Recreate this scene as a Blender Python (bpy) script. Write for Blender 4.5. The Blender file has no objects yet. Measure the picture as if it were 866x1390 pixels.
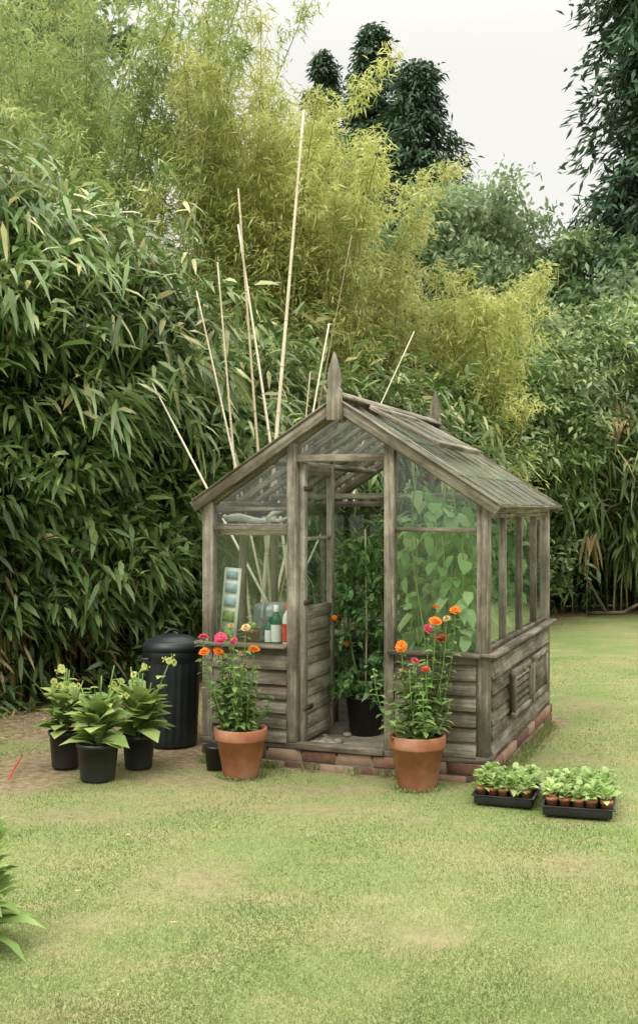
import bpy, math, random
import numpy as np
from mathutils import Vector, Matrix
rng=np.random.default_rng(11); random.seed(5)
scene=bpy.context.scene
UP=np.array([0,0,1.0])
# ------------------------------------------------------------------ materials
def newmat(name):
    m=bpy.data.materials.new(name); m.use_nodes=True
    nt=m.node_tree; nt.nodes.clear()
    out=nt.nodes.new('ShaderNodeOutputMaterial')
    return m,nt,out
def N(nt,t,**kw):
    n=nt.nodes.new(t)
    for k,v in kw.items():
        if k in n.inputs.keys(): n.inputs[k].default_value=v
        else: setattr(n,k,v)
    return n
def c4(c): return (c[0],c[1],c[2],1.0)
def ramp(nt,stops):
    r=nt.nodes.new('ShaderNodeValToRGB'); e=r.color_ramp.elements
    while len(e)<len(stops): e.new(0.5)
    for i,(p,c) in enumerate(stops):
        e[i].position=p; e[i].color=c4(c) if len(c)==3 else c
    return r
def leafmat(name,stops,trans=0.3,rough=0.45,spec=0.4,nscale=0.9,namp=0.5,gain=1.0,sat=1.0):
    def adj(c):
        l=.25*c[0]+.65*c[1]+.1*c[2]; return tuple(min(.9,(l+(x-l)*sat)*gain) for x in c)
    stops=[(p,adj(c)) for p,c in stops]
    m,nt,out=newmat(name)
    a=N(nt,'ShaderNodeAttribute',attribute_name='rnd')
    r=ramp(nt,stops); nt.links.new(a.outputs['Fac'],r.inputs[0])
    tc=N(nt,'ShaderNodeTexCoord')
    no=N(nt,'ShaderNodeTexNoise',Scale=nscale,Detail=3.0); nt.links.new(tc.outputs['Object'],no.inputs['Vector'])
    mr=N(nt,'ShaderNodeMapRange'); mr.inputs[1].default_value=0.3; mr.inputs[2].default_value=0.7
    mr.inputs[3].default_value=1-namp; mr.inputs[4].default_value=1+namp*0.7
    nt.links.new(no.outputs[0],mr.inputs[0])
    hs=N(nt,'ShaderNodeHueSaturation'); nt.links.new(r.outputs[0],hs.inputs['Color']); nt.links.new(mr.outputs[0],hs.inputs['Value'])
    p=N(nt,'ShaderNodeBsdfPrincipled'); p.inputs['Roughness'].default_value=rough
    p.inputs['Specular IOR Level'].default_value=spec
    nt.links.new(hs.outputs[0],p.inputs['Base Color'])
    t=N(nt,'ShaderNodeBsdfTranslucent')
    hs2=N(nt,'ShaderNodeHueSaturation',Value=1.15,Saturation=1.05); hs2.inputs['Hue'].default_value=0.49
    nt.links.new(hs.outputs[0],hs2.inputs['Color']); nt.links.new(hs2.outputs[0],t.inputs['Color'])
    mx=N(nt,'ShaderNodeMixShader'); mx.inputs[0].default_value=trans
    nt.links.new(p.outputs[0],mx.inputs[1]); nt.links.new(t.outputs[0],mx.inputs[2]); nt.links.new(mx.outputs[0],out.inputs[0])
    return m
def simplemat(name,stops,scale=8,rough=0.7,bump=0.15,bscale=60,spec=0.3,attr=None,detail=5,coord='Object',stretch=(1,1,1),metal=0,bdist=0.01):
    m,nt,out=newmat(name)
    tc=N(nt,'ShaderNodeTexCoord'); mp=N(nt,'ShaderNodeMapping'); mp.inputs['Scale'].default_value=stretch
    nt.links.new(tc.outputs[coord],mp.inputs[0])
    no=N(nt,'ShaderNodeTexNoise',Scale=scale,Detail=float(detail)); nt.links.new(mp.outputs[0],no.inputs['Vector'])
    fac=no.outputs[0]
    if attr:
        a=N(nt,'ShaderNodeAttribute',attribute_name=attr)
        mm=N(nt,'ShaderNodeMath',operation='MULTIPLY_ADD'); nt.links.new(no.outputs[0],mm.inputs[0]); mm.inputs[1].default_value=0.6
        m2=N(nt,'ShaderNodeMath',operation='MULTIPLY_ADD'); nt.links.new(a.outputs['Fac'],m2.inputs[0]); m2.inputs[1].default_value=0.7; m2.inputs[2].default_value=-0.15
        nt.links.new(m2.outputs[0],mm.inputs[2]); fac=mm.outputs[0]
    r=ramp(nt,stops); nt.links.new(fac,r.inputs[0])
    p=N(nt,'ShaderNodeBsdfPrincipled'); p.inputs['Roughness'].default_value=rough; p.inputs['Metallic'].default_value=metal
    p.inputs['Specular IOR Level'].default_value=spec
    nt.links.new(r.outputs[0],p.inputs['Base Color'])
    nb=N(nt,'ShaderNodeTexNoise',Scale=bscale,Detail=4.0); nt.links.new(mp.outputs[0],nb.inputs['Vector'])
    b=N(nt,'ShaderNodeBump',Strength=bump,Distance=bdist); nt.links.new(nb.outputs[0],b.inputs['Height']); nt.links.new(b.outputs[0],p.inputs['Normal'])
    nt.links.new(p.outputs[0],out.inputs[0])
    return m
def woodmat(name,stops,algae=0.35):
    m,nt,out=newmat(name)
    a=N(nt,'ShaderNodeAttribute',attribute_name='gc')
    mp=N(nt,'ShaderNodeMapping'); mp.inputs['Scale'].default_value=(2.2,60,60); nt.links.new(a.outputs['Vector'],mp.inputs[0])
    no=N(nt,'ShaderNodeTexNoise',Scale=1.0,Detail=6.0,Roughness=0.7,Distortion=0.4); nt.links.new(mp.outputs[0],no.inputs['Vector'])
    mp2=N(nt,'ShaderNodeMapping'); mp2.inputs['Scale'].default_value=(0.9,2.2,2.2); nt.links.new(a.outputs['Vector'],mp2.inputs[0])
    n2=N(nt,'ShaderNodeTexNoise',Scale=3.0,Detail=6.0,Roughness=.7); nt.links.new(mp2.outputs[0],n2.inputs['Vector'])
    mm=N(nt,'ShaderNodeMath',operation='MULTIPLY_ADD'); nt.links.new(n2.outputs[0],mm.inputs[0]); mm.inputs[1].default_value=1.7
    ms=N(nt,'ShaderNodeMath',operation='MULTIPLY_ADD'); nt.links.new(no.outputs[0],ms.inputs[0]); ms.inputs[1].default_value=1.3; ms.inputs[2].default_value=-1.14
    at=N(nt,'ShaderNodeAttribute',attribute_name='rnd'); m4=N(nt,'ShaderNodeMath',operation='MULTIPLY_ADD'); nt.links.new(at.outputs['Fac'],m4.inputs[0]); m4.inputs[1].default_value=0.3
    nt.links.new(ms.outputs[0],m4.inputs[2]); nt.links.new(m4.outputs[0],mm.inputs[2])
    r=ramp(nt,stops); nt.links.new(mm.outputs[0],r.inputs[0])
    tc=N(nt,'ShaderNodeTexCoord'); n3=N(nt,'ShaderNodeTexNoise',Scale=4.5,Detail=7.0,Roughness=.7); nt.links.new(tc.outputs['Object'],n3.inputs['Vector'])
    r3=ramp(nt,[(0.46,(0,0,0)),(0.64,(algae,)*3)]); nt.links.new(n3.outputs[0],r3.inputs[0])
    mx=N(nt,'ShaderNodeMixRGB'); nt.links.new(r3.outputs[0],mx.inputs[0]); nt.links.new(r.outputs[0],mx.inputs[1]); mx.inputs[2].default_value=(0.07,0.066,0.04,1)
    p=N(nt,'ShaderNodeBsdfPrincipled'); p.inputs['Roughness'].default_value=0.85; p.inputs['Specular IOR Level'].default_value=0.2
    nt.links.new(mx.outputs[0],p.inputs['Base Color'])
    b=N(nt,'ShaderNodeBump',Strength=0.6,Distance=0.005); nt.links.new(no.outputs[0],b.inputs['Height']); nt.links.new(b.outputs[0],p.inputs['Normal'])
    nt.links.new(p.outputs[0],out.inputs[0])
    return m
def glassmat(name,dirt_lo,dirt_hi,dirtcol,tint=(0.9,0.95,0.92),refl=0.8,mpz=(3,3,1.3),nsc=1.6):
    m,nt,out=newmat(name)
    tr=N(nt,'ShaderNodeBsdfTransparent',Color=c4(tint)); gl=N(nt,'ShaderNodeBsdfGlossy',Roughness=0.04,Color=(1,1,1,1))
    lw=N(nt,'ShaderNodeLayerWeight',Blend=0.5)
    pw=N(nt,'ShaderNodeMath',operation='POWER'); nt.links.new(lw.outputs['Facing'],pw.inputs[0]); pw.inputs[1].default_value=3.5
    ml=N(nt,'ShaderNodeMath',operation='MULTIPLY_ADD'); nt.links.new(pw.outputs[0],ml.inputs[0]); ml.inputs[1].default_value=refl; ml.inputs[2].default_value=0.06
    m1=N(nt,'ShaderNodeMixShader'); nt.links.new(ml.outputs[0],m1.inputs[0]); nt.links.new(tr.outputs[0],m1.inputs[1]); nt.links.new(gl.outputs[0],m1.inputs[2])
    df=N(nt,'ShaderNodeBsdfDiffuse',Color=c4(dirtcol))
    tc=N(nt,'ShaderNodeTexCoord'); mp=N(nt,'ShaderNodeMapping'); mp.inputs['Scale'].default_value=mpz; nt.links.new(tc.outputs['Object'],mp.inputs[0])
    no=N(nt,'ShaderNodeTexNoise',Scale=nsc,Detail=7.0,Roughness=0.6); nt.links.new(mp.outputs[0],no.inputs['Vector'])
    mr=N(nt,'ShaderNodeMapRange'); mr.inputs[1].default_value=0.35; mr.inputs[2].default_value=0.7; mr.inputs[3].default_value=dirt_lo; mr.inputs[4].default_value=dirt_hi
    nt.links.new(no.outputs[0],mr.inputs[0])
    m2=N(nt,'ShaderNodeMixShader'); nt.links.new(mr.outputs[0],m2.inputs[0]); nt.links.new(m1.outputs[0],m2.inputs[1]); nt.links.new(df.outputs[0],m2.inputs[2])
    nt.links.new(m2.outputs[0],out.inputs[0])
    return m
# ------------------------------------------------------------------ mesh accumulators
def nrm(a): return a/np.maximum(np.linalg.norm(a,axis=-1,keepdims=True),1e-9)
class MB:
    def __init__(s): s.V=[];s.n=0;s.loops=[];s.sizes=[];s.mat=[];s.rnd=[];s.gc=[]
    def add(s,V,faces_arr,mat=0,rnd=None,gc=None):
        V=np.asarray(V,float); k=len(V); s.V.append(V)
        for f in faces_arr:
            f=np.asarray(f)
            if f.size==0: continue
            s.loops.append((f+s.n).ravel()); s.sizes.append(np.full(len(f),f.shape[1])); s.mat.append(np.full(len(f),mat))
        s.rnd.append(np.full(k,random.random()) if rnd is None else np.broadcast_to(rnd,(k,)))
        s.gc.append(np.zeros((k,3)) if gc is None else gc)
        s.n+=k
    def leaves(s,P,D,Nn,L,W,bend=0.2,rnd=None,mat=0,fold=0.15,hi=True,shape=(0.3,0.7,1.0,0.75)):
        n=len(P); D=nrm(D); S=nrm(np.cross(D,Nn)); Nn=np.cross(S,D)
        L=np.broadcast_to(L,(n,))[:,None]; W=np.broadcast_to(W,(n,))[:,None]; bend=np.broadcast_to(bend,(n,))[:,None]
        if rnd is None: rnd=rng.random(n)
        def mid(t): return P+D*L*t-UP*bend*L*t*t
        if hi:
            t1,t2,w1,w2=shape
            up=Nn*W*fold
            V=np.stack([mid(0),mid(t1)-S*W*.5*w1+up,mid(t1)+S*W*.5*w1+up,mid(t2)-S*W*.5*w2+up,mid(t2)+S*W*.5*w2+up,mid(1.0)],1).reshape(-1,3); b=(np.arange(n)*6)[:,None]
            s.add(V,[b+np.array([[0,2,1]]),b+np.array([[1,2,4,3]]),b+np.array([[3,4,5]])],mat,np.repeat(rnd,6))
        else:
            V=np.stack([mid(0),mid(.45)-S*W*.5,mid(.45)+S*W*.5,mid(1.0)],1).reshape(-1,3); b=(np.arange(n)*4)[:,None]
            s.add(V,[b+np.array([[0,2,3,1]])],mat,np.repeat(rnd,4))
    def tube(s,pts,rad,k=6,mat=0,rnd=None,cap=True):
        pts=np.asarray(pts,float); m=len(pts); rad=np.broadcast_to(rad,(m,))
        T=nrm(np.gradient(pts,axis=0)); ref=np.array([0.31,0.77,0.2]) if abs(T[0][2])>0.7 else UP
        A=nrm(np.cross(T,ref)); B=np.cross(T,A)
        ang=np.linspace(0,2*np.pi,k,endpoint=False)
        V=(pts[:,None]+rad[:,None,None]*(A[:,None]*np.cos(ang)[None,:,None]+B[:,None]*np.sin(ang)[None,:,None])).reshape(-1,3)
        i=np.arange(m-1)[:,None]*k; j=np.arange(k)[None]; j2=(j+1)%k
        f=np.stack([i+j,i+j2,i+k+j2,i+k+j],-1).reshape(-1,4)
        fs=[f]
        if cap: fs+= [np.arange(k)[None,::-1],(np.arange(k)+(m-1)*k)[None]]
        L=np.concatenate([[0],np.cumsum(np.linalg.norm(np.diff(pts,axis=0),axis=1))])
        gc=np.stack([np.repeat(L,k),np.tile(np.cos(ang)*rad[0],m),np.tile(np.sin(ang)*rad[0],m)],1)+rng.random(3)*5
        s.add(V,fs,mat,rnd,gc)
    def beam(s,p0,p1,side,ws,hs,mat=0,ext=0,rnd=None):
        p0=np.asarray(p0,float);p1=np.asarray(p1,float);A=p1-p0;L=np.linalg.norm(A);A=A/L
        side=np.asarray(side,float);S=side-A*side.dot(A);S/=np.linalg.norm(S);U=np.cross(A,S)
        c=(p0+p1)/2; h=np.array([L/2+ext,ws/2,hs/2])
        sg=np.array([[x,y,z] for x in(-1,1) for y in(-1,1) for z in(-1,1)],float)*h
        V=c+sg@np.array([A,S,U])
        F=np.array([[0,1,3,2],[4,6,7,5],[0,4,5,1],[2,3,7,6],[0,2,6,4],[1,5,7,3]])
        s.add(V,[F],mat,rnd,sg+rng.random(3)*8)
    def quad(s,a,b,c,d,mat=0): s.add(np.array([a,b,c,d],float),[np.array([[0,1,2,3]])],mat)
    def lathe(s,prof,k=40,mat=0,center=(0,0,0),mod=None,rnd=None):
        prof=np.array(prof,float);m=len(prof);ang=np.linspace(0,2*np.pi,k,endpoint=False)
        r=prof[:,0][:,None]*np.ones(k)[None]
        if mod is not None: r=r+mod(prof,ang)
        V=np.stack([r*np.cos(ang),r*np.sin(ang),np.repeat(prof[:,1][:,None],k,1)],-1).reshape(-1,3)+np.array(center)
        i=np.arange(m-1)[:,None]*k; j=np.arange(k)[None]; j2=(j+1)%k
        s.add(V,[np.stack([i+j,i+j2,i+k+j2,i+k+j],-1).reshape(-1,4)],mat,rnd,V.copy())
    def build(s,name,mats,parent=None,smooth=False,bevel=0,loc=(0,0,0)):
        me=bpy.data.meshes.new(name); V=np.concatenate(s.V)-np.array(loc); loops=np.concatenate(s.loops).astype(np.int32); sizes=np.concatenate(s.sizes)
        st=np.concatenate([[0],np.cumsum(sizes)[:-1]]).astype(np.int32)
        me.vertices.add(len(V)); me.vertices.foreach_set('co',V.astype(np.float32).ravel())
        me.loops.add(len(loops)); me.loops.foreach_set('vertex_index',loops)
        me.polygons.add(len(sizes)); me.polygons.foreach_set('loop_start',st)
        me.polygons.foreach_set('material_index',np.concatenate(s.mat).astype(np.int32))
        me.update(calc_edges=True)
        a=me.attributes.new('rnd','FLOAT','POINT'); a.data.foreach_set('value',np.concatenate(s.rnd).astype(np.float32))
        g=me.attributes.new('gc','FLOAT_VECTOR','POINT'); g.data.foreach_set('vector',np.concatenate(s.gc).astype(np.float32).ravel())
        for m in (mats if isinstance(mats,(list,tuple)) else [mats]): me.materials.append(m)
        if smooth: me.polygons.foreach_set('use_smooth',np.ones(len(sizes),bool))
        ob=bpy.data.objects.new(name,me); scene.collection.objects.link(ob); ob.location=loc
        if parent: ob.parent=parent
        if bevel:
            b=ob.modifiers.new('bevel','BEVEL'); b.width=bevel; b.segments=1; b.limit_method='ANGLE'
        return ob
def empty(name,loc=(0,0,0),rz=0):
    e=bpy.data.objects.new(name,None); scene.collection.objects.link(e); e.location=loc; e.rotation_euler=(0,0,rz); return e
def rn(n,s=1.0): return rng.normal(0,s,(n,3))
def pn(x,y,z=0,seed=0):
    r=np.random.default_rng(seed); o=0
    for i in range(5):
        a,b,c,p=r.normal(0,1,4); f=0.8*1.5**i*0.8
        o=o+np.sin(f*(a*x+b*y+c*z)+p*7)/(1.25**i)
    return o/2.6
# ------------------------------------------------------------------ material library
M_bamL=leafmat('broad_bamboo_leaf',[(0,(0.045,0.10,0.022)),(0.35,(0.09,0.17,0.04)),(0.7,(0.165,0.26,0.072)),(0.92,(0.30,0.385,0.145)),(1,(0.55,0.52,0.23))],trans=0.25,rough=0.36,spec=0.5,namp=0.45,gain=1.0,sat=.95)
M_dead=leafmat('dry_leaf',[(0,(0.20,0.13,0.055)),(0.5,(0.36,0.26,0.12)),(1,(0.55,0.45,0.25))],trans=0.15,rough=0.7,spec=0.2)
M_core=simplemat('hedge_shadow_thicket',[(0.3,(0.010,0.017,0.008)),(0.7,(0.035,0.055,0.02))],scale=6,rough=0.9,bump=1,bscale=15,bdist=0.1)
M_culm=simplemat('bamboo_culm',[(0.3,(0.14,0.15,0.05)),(0.7,(0.34,0.31,0.15))],scale=5,rough=0.5,bump=0.05)
M_gold=leafmat('golden_bamboo_leaf',[(0,(0.26,0.34,0.09)),(0.35,(0.42,0.48,0.14)),(0.75,(0.60,0.60,0.21)),(1,(0.74,0.69,0.31))],trans=0.42,rough=0.5,nscale=0.5,namp=0.25,sat=.93)
M_gbam=leafmat('green_bamboo_leaf',[(0,(0.19,0.28,0.09)),(0.5,(0.33,0.42,0.135)),(1,(0.54,0.57,0.24))],trans=0.4,rough=0.5,nscale=0.5,namp=0.3,sat=.95)
M_shrub=leafmat('shrub_leaf',[(0,(0.05,0.105,0.03)),(0.4,(0.11,0.20,0.055)),(0.75,(0.21,0.32,0.10)),(1,(0.40,0.47,0.19))],trans=0.3,rough=0.4,spec=0.5,nscale=0.45,namp=0.5,sat=.9)
M_conif=leafmat('conifer_needles',[(0,(0.05,0.095,0.06)),(0.6,(0.085,0.145,0.085)),(1,(0.14,0.21,0.12))],trans=0.15,rough=0.6,spec=0.15,nscale=0.5,namp=0.35)
M_decid=leafmat('grey_green_leaf',[(0,(0.17,0.26,0.13)),(0.5,(0.27,0.37,0.19)),(1,(0.42,0.50,0.29))],trans=0.35,rough=0.5,nscale=0.5,namp=0.35)
M_dark=leafmat('dark_tree_leaf',[(0,(0.09,0.16,0.07)),(0.5,(0.16,0.25,0.105)),(1,(0.27,0.35,0.16))],trans=0.3,rough=0.5,nscale=0.35,namp=0.45,gain=1.05)
M_bark=simplemat('bark',[(0.3,(0.06,0.05,0.035)),(0.7,(0.17,0.13,0.09))],scale=10,rough=0.9,bump=0.8,bscale=30,stretch=(1,1,0.3))
M_cane=simplemat('cane',[(0.3,(0.48,0.41,0.28)),(0.7,(0.72,0.66,0.51))],scale=6,rough=0.55,bump=0.1,attr='rnd')
M_caned=simplemat('cane_brown',[(0.3,(0.26,0.20,0.12)),(0.7,(0.46,0.38,0.25))],scale=6,rough=0.6,bump=0.1,attr='rnd')
M_wood=woodmat('weathered_timber',[(0.08,(0.045,0.036,0.026)),(0.38,(0.135,0.112,0.085)),(0.62,(0.235,0.205,0.163)),(0.92,(0.40,0.36,0.30))],algae=.45)
M_clad=woodmat('weathered_cladding',[(0.08,(0.036,0.029,0.02)),(0.38,(0.115,0.094,0.068)),(0.62,(0.20,0.172,0.133)),(0.92,(0.36,0.32,0.26))],algae=0.6)
M_glass=glassmat('window_glass',0.0,0.06,(0.35,0.42,0.32))
M_roofg=glassmat('roof_glass',0.22,0.6,(0.23,0.27,0.20),tint=(0.9,0.94,0.91),refl=0.6,mpz=(1,1,1),nsc=3.2)
M_brick=simplemat('brick',[(0.2,(0.10,0.055,0.038)),(0.5,(0.21,0.115,0.075)),(0.8,(0.30,0.205,0.145))],scale=25,rough=0.9,bump=0.4,bscale=80,attr='rnd',bdist=0.004)
M_mortar=simplemat('mortar',[(0.3,(0.10,0.09,0.07)),(0.7,(0.20,0.18,0.145))],scale=20,rough=0.95)
M_conc=simplemat('concrete',[(0.3,(0.14,0.12,0.09)),(0.7,(0.28,0.245,0.19))],scale=9,rough=0.9,bump=0.4,bscale=90,bdist=0.004)
M_terra=simplemat('terracotta',[(0.25,(0.23,0.085,0.048)),(0.5,(0.35,0.145,0.08)),(0.78,(0.46,0.27,0.18))],scale=7,rough=0.85,bump=0.2,bscale=70,bdist=0.003,spec=.15)
M_black=simplemat('black_plastic',[(0.3,(0.010,0.011,0.012)),(0.7,(0.022,0.024,0.025))],scale=5,rough=0.38,bump=0.06,bscale=30,spec=0.5)
M_bin=simplemat('bin_plastic',[(0.3,(0.010,0.014,0.016)),(0.75,(0.022,0.028,0.030))],scale=6,rough=0.42,bump=0.08,bscale=25,spec=0.4)
M_soil=simplemat('soil',[(0.3,(0.03,0.02,0.012)),(0.7,(0.10,0.07,0.045))],scale=30,rough=0.95,bump=1,bscale=80,bdist=0.01)
M_stem=simplemat('green_stem',[(0.3,(0.11,0.20,0.05)),(0.7,(0.21,0.31,0.09))],scale=10,rough=0.6)
M_zleaf=leafmat('zinnia_leaf',[(0,(0.09,0.19,0.04)),(0.6,(0.17,0.29,0.065)),(1,(0.30,0.42,0.12))],trans=0.35,rough=0.5,nscale=6,namp=0.25,sat=.9)
M_nleaf=leafmat('nicotiana_leaf',[(0,(0.17,0.29,0.06)),(0.6,(0.30,0.42,0.11)),(1,(0.45,0.54,0.18))],trans=0.35,rough=0.5,nscale=6,namp=0.25,sat=.92)
M_orange=leafmat('orange_petal',[(0,(0.80,0.16,0.01)),(1,(0.92,0.30,0.03))],trans=0.3,namp=0.1,rough=0.6)
M_pink=leafmat('pink_petal',[(0,(0.55,0.03,0.12)),(1,(0.75,0.09,0.22))],trans=0.3,namp=0.1,rough=0.6)
M_red=leafmat('red_petal',[(0,(0.45,0.02,0.02)),(1,(0.65,0.05,0.03))],trans=0.3,namp=0.1,rough=0.6)
M_cream=leafmat('cream_petal',[(0,(0.62,0.46,0.20)),(1,(0.72,0.60,0.36))],trans=0.3,namp=0.1,rough=0.6)
M_eye=leafmat('flower_centre',[(0,(0.35,0.14,0.02)),(1,(0.7,0.5,0.06))],trans=0.1,namp=0.1,rough=0.8)
M_lime=leafmat('lime_flower',[(0,(0.52,0.60,0.15)),(1,(0.72,0.74,0.34))],trans=0.35,namp=0.1,rough=0.6)
M_tom=leafmat('tomato_leaf',[(0,(0.07,0.18,0.05)),(0.6,(0.15,0.30,0.08)),(1,(0.29,0.45,0.14))],trans=0.4,rough=0.5,nscale=5,namp=0.3,sat=.9)
M_cuc=leafmat('cucumber_leaf',[(0,(0.13,0.30,0.08)),(0.6,(0.25,0.46,0.15)),(1,(0.42,0.60,0.25))],trans=0.45,rough=0.5,nscale=5,namp=0.25,sat=.9)
M_seed=leafmat('seedling_leaf',[(0,(0.20,0.32,0.09)),(0.6,(0.34,0.47,0.16)),(1,(0.50,0.60,0.26))],trans=0.35,rough=0.5,nscale=8,namp=0.2)
# ------------------------------------------------------------------ camera, world, sun
cam=bpy.data.cameras.new('camera'); co=bpy.data.objects.new('camera',cam); scene.collection.objects.link(co)
co.location=(0,0,1.58); co.rotation_euler=(math.radians(90),0,0)
cam.sensor_fit='VERTICAL'; cam.sensor_height=36; cam.lens=39.6; cam.shift_y=-0.0036; cam.clip_end=1000; scene.camera=co
w=bpy.data.worlds.new("World"); scene.world=w; w.use_nodes=True; nt=w.node_tree; nt.nodes.clear()
SE,SR=math.radians(52),math.radians(215)
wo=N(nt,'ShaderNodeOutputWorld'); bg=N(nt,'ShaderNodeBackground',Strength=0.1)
sk=N(nt,'ShaderNodeTexSky',sky_type='NISHITA'); sk.sun_disc=False; sk.sun_elevation=SE; sk.sun_rotation=SR
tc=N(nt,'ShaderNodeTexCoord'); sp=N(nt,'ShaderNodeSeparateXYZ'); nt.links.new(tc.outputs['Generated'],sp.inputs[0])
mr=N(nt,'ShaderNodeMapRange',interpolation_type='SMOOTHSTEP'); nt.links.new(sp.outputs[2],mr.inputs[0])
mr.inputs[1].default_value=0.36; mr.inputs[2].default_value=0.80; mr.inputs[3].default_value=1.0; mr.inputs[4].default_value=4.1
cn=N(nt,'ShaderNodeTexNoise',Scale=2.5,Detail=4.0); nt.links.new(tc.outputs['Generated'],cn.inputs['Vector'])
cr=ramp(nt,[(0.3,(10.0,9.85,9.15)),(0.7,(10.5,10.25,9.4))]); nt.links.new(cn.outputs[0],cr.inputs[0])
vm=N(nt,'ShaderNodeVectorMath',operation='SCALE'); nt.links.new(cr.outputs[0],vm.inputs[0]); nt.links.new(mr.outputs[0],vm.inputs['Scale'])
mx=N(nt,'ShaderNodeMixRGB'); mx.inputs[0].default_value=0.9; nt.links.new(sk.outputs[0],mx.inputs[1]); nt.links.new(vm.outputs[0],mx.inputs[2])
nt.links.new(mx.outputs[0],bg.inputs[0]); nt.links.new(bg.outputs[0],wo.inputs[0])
sl=bpy.data.lights.new('sun','SUN'); sl.energy=1.3; sl.angle=math.radians(16); sl.color=(1,0.96,0.88)
so=bpy.data.objects.new('sun',sl); scene.collection.objects.link(so)
sd=Vector((math.sin(SR)*math.cos(SE),math.cos(SR)*math.cos(SE),math.sin(SE)))
so.rotation_euler=sd.to_track_quat('Z','Y').to_euler(); so.location=sd*30
scene.view_settings.view_transform='Standard'; scene.view_settings.look='None'; scene.view_settings.exposure=0
# ------------------------------------------------------------------ hedge curves  (x,y,height,soilwidth)
HL=np.array([(-7.5,6.0,4.4,1.6),(-5.2,7.0,4.4,1.7),(-3.5,7.9,4.5,1.8),(-2.45,8.7,4.6,1.8),(-1.85,9.4,4.4,1.5),(-1.35,10.3,4.15,1.0),(-0.7,11.2,3.6,0.8),(0.3,12.2,3.3,0.5),(1.6,13.6,3.3,0.4)])
HR=np.array([(1.4,13.5,3.6,0.4),(2.4,15.2,4.3,0.5),(3.5,16.8,4.9,0.55),(5.0,17.7,5.0,0.55),(7.0,17.8,5.1,0.5),(9.5,16.8,5.0,0.5),(13,14,5,0.5),(16,9,5,0.5)])
class Curve:
    def __init__(s,A):
        s.A=A; d=np.linalg.norm(np.diff(A[:,:2],axis=0),axis=1); s.L=np.concatenate([[0],np.cumsum(d)]); s.len=s.L[-1]
    def at(s,t):
        x=np.interp(t,s.L,s.A[:,0]);y=np.interp(t,s.L,s.A[:,1]);h=np.interp(t,s.L,s.A[:,2])
        e=.4; tx=np.interp(t+e,s.L,s.A[:,0])-np.interp(t-e,s.L,s.A[:,0]); ty=np.interp(t+e,s.L,s.A[:,1])-np.interp(t-e,s.L,s.A[:,1])
        n=nrm(np.stack([ty,-tx,0*tx],-1)); return x,y,h,n
CL,CR=Curve(HL),Curve(HR)
def hedge_pts(cv,n,bulge,dscale,seed,zlo=0.0,amp=0.3,s0=0,s1=1,d0=0,topback=1.2):
    t=(s0+(s1-s0)*rng.random(n))*cv.len; ph=zlo+(1-zlo)*rng.random(n)
    x,y,h,nn=cv.at(t); H=h*(1+0.07*pn(t*1.6,0,0,seed+1)); z=ph*H
    off=bulge*np.sin(np.pi*np.clip(ph,0,1)**0.75)+amp*pn(t*2.6,z*2.6,0,seed)-((np.clip(ph-.78,0,1)/.22)**2)*topback
    d=d0+rng.exponential(dscale,n)
    P=np.stack([x,y,z],-1)+nn*(off-d)[:,None]; P[:,2]=np.maximum(P[:,2],.03)
    return P,nn,ph,d
def clump(mb,P,A,k,L,W,spread,bend,mat=0,rbias=None,hi=True,jit=.05,**kw):
    n=len(P); PP=np.repeat(P,k,0)+rn(n*k,jit); AA=np.repeat(A,k,0)
    D=nrm(AA+rn(n*k,spread)); Nn=UP*0.9+AA*.5+rn(n*k,.4)
    m=n*k; l=L*(0.65+0.6*rng.random(m)); r=rng.random(m)
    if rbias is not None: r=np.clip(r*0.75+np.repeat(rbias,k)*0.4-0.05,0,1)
    mb.leaves(PP,D,Nn,l,W*(0.7+0.5*rng.random(m)),bend*(0.4+1.1*rng.random(m)),r,mat,hi=hi,**kw)
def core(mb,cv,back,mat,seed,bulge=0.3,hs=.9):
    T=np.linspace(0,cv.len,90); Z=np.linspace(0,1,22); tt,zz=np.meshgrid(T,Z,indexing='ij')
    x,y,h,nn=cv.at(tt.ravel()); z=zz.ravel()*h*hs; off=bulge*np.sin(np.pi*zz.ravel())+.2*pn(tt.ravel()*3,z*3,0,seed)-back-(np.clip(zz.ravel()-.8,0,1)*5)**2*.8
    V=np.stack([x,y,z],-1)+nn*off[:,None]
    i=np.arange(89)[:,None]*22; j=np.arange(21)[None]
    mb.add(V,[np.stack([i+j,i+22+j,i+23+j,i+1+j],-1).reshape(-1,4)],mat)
# left broad-leaf bamboo
mb=MB(); mats=[M_bamL,M_dead,M_core,M_culm]
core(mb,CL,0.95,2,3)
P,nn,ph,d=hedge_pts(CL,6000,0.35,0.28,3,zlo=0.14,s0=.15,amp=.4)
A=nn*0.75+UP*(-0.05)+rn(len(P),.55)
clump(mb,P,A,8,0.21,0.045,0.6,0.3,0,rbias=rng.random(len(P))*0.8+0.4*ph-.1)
P,nn,ph,d=hedge_pts(CL,1300,0.1,0.25,3,zlo=0.0,s0=.15); P[:,2]*=.28
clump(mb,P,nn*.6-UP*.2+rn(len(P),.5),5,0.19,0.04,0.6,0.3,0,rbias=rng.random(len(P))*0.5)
P,nn,ph,d=hedge_pts(CL,520,0.2,0.25,3,zlo=0.02,s0=.15); P[:,2]*=.4
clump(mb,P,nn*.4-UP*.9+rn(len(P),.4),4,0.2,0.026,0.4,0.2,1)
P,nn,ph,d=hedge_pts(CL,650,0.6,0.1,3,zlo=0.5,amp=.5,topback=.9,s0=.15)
clump(mb,P+nn*.12,nn*0.7-UP*0.3+rn(len(P),.4),8,0.25,0.042,0.5,0.45,0,rbias=0.6+.6*rng.random(len(P)))
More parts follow.
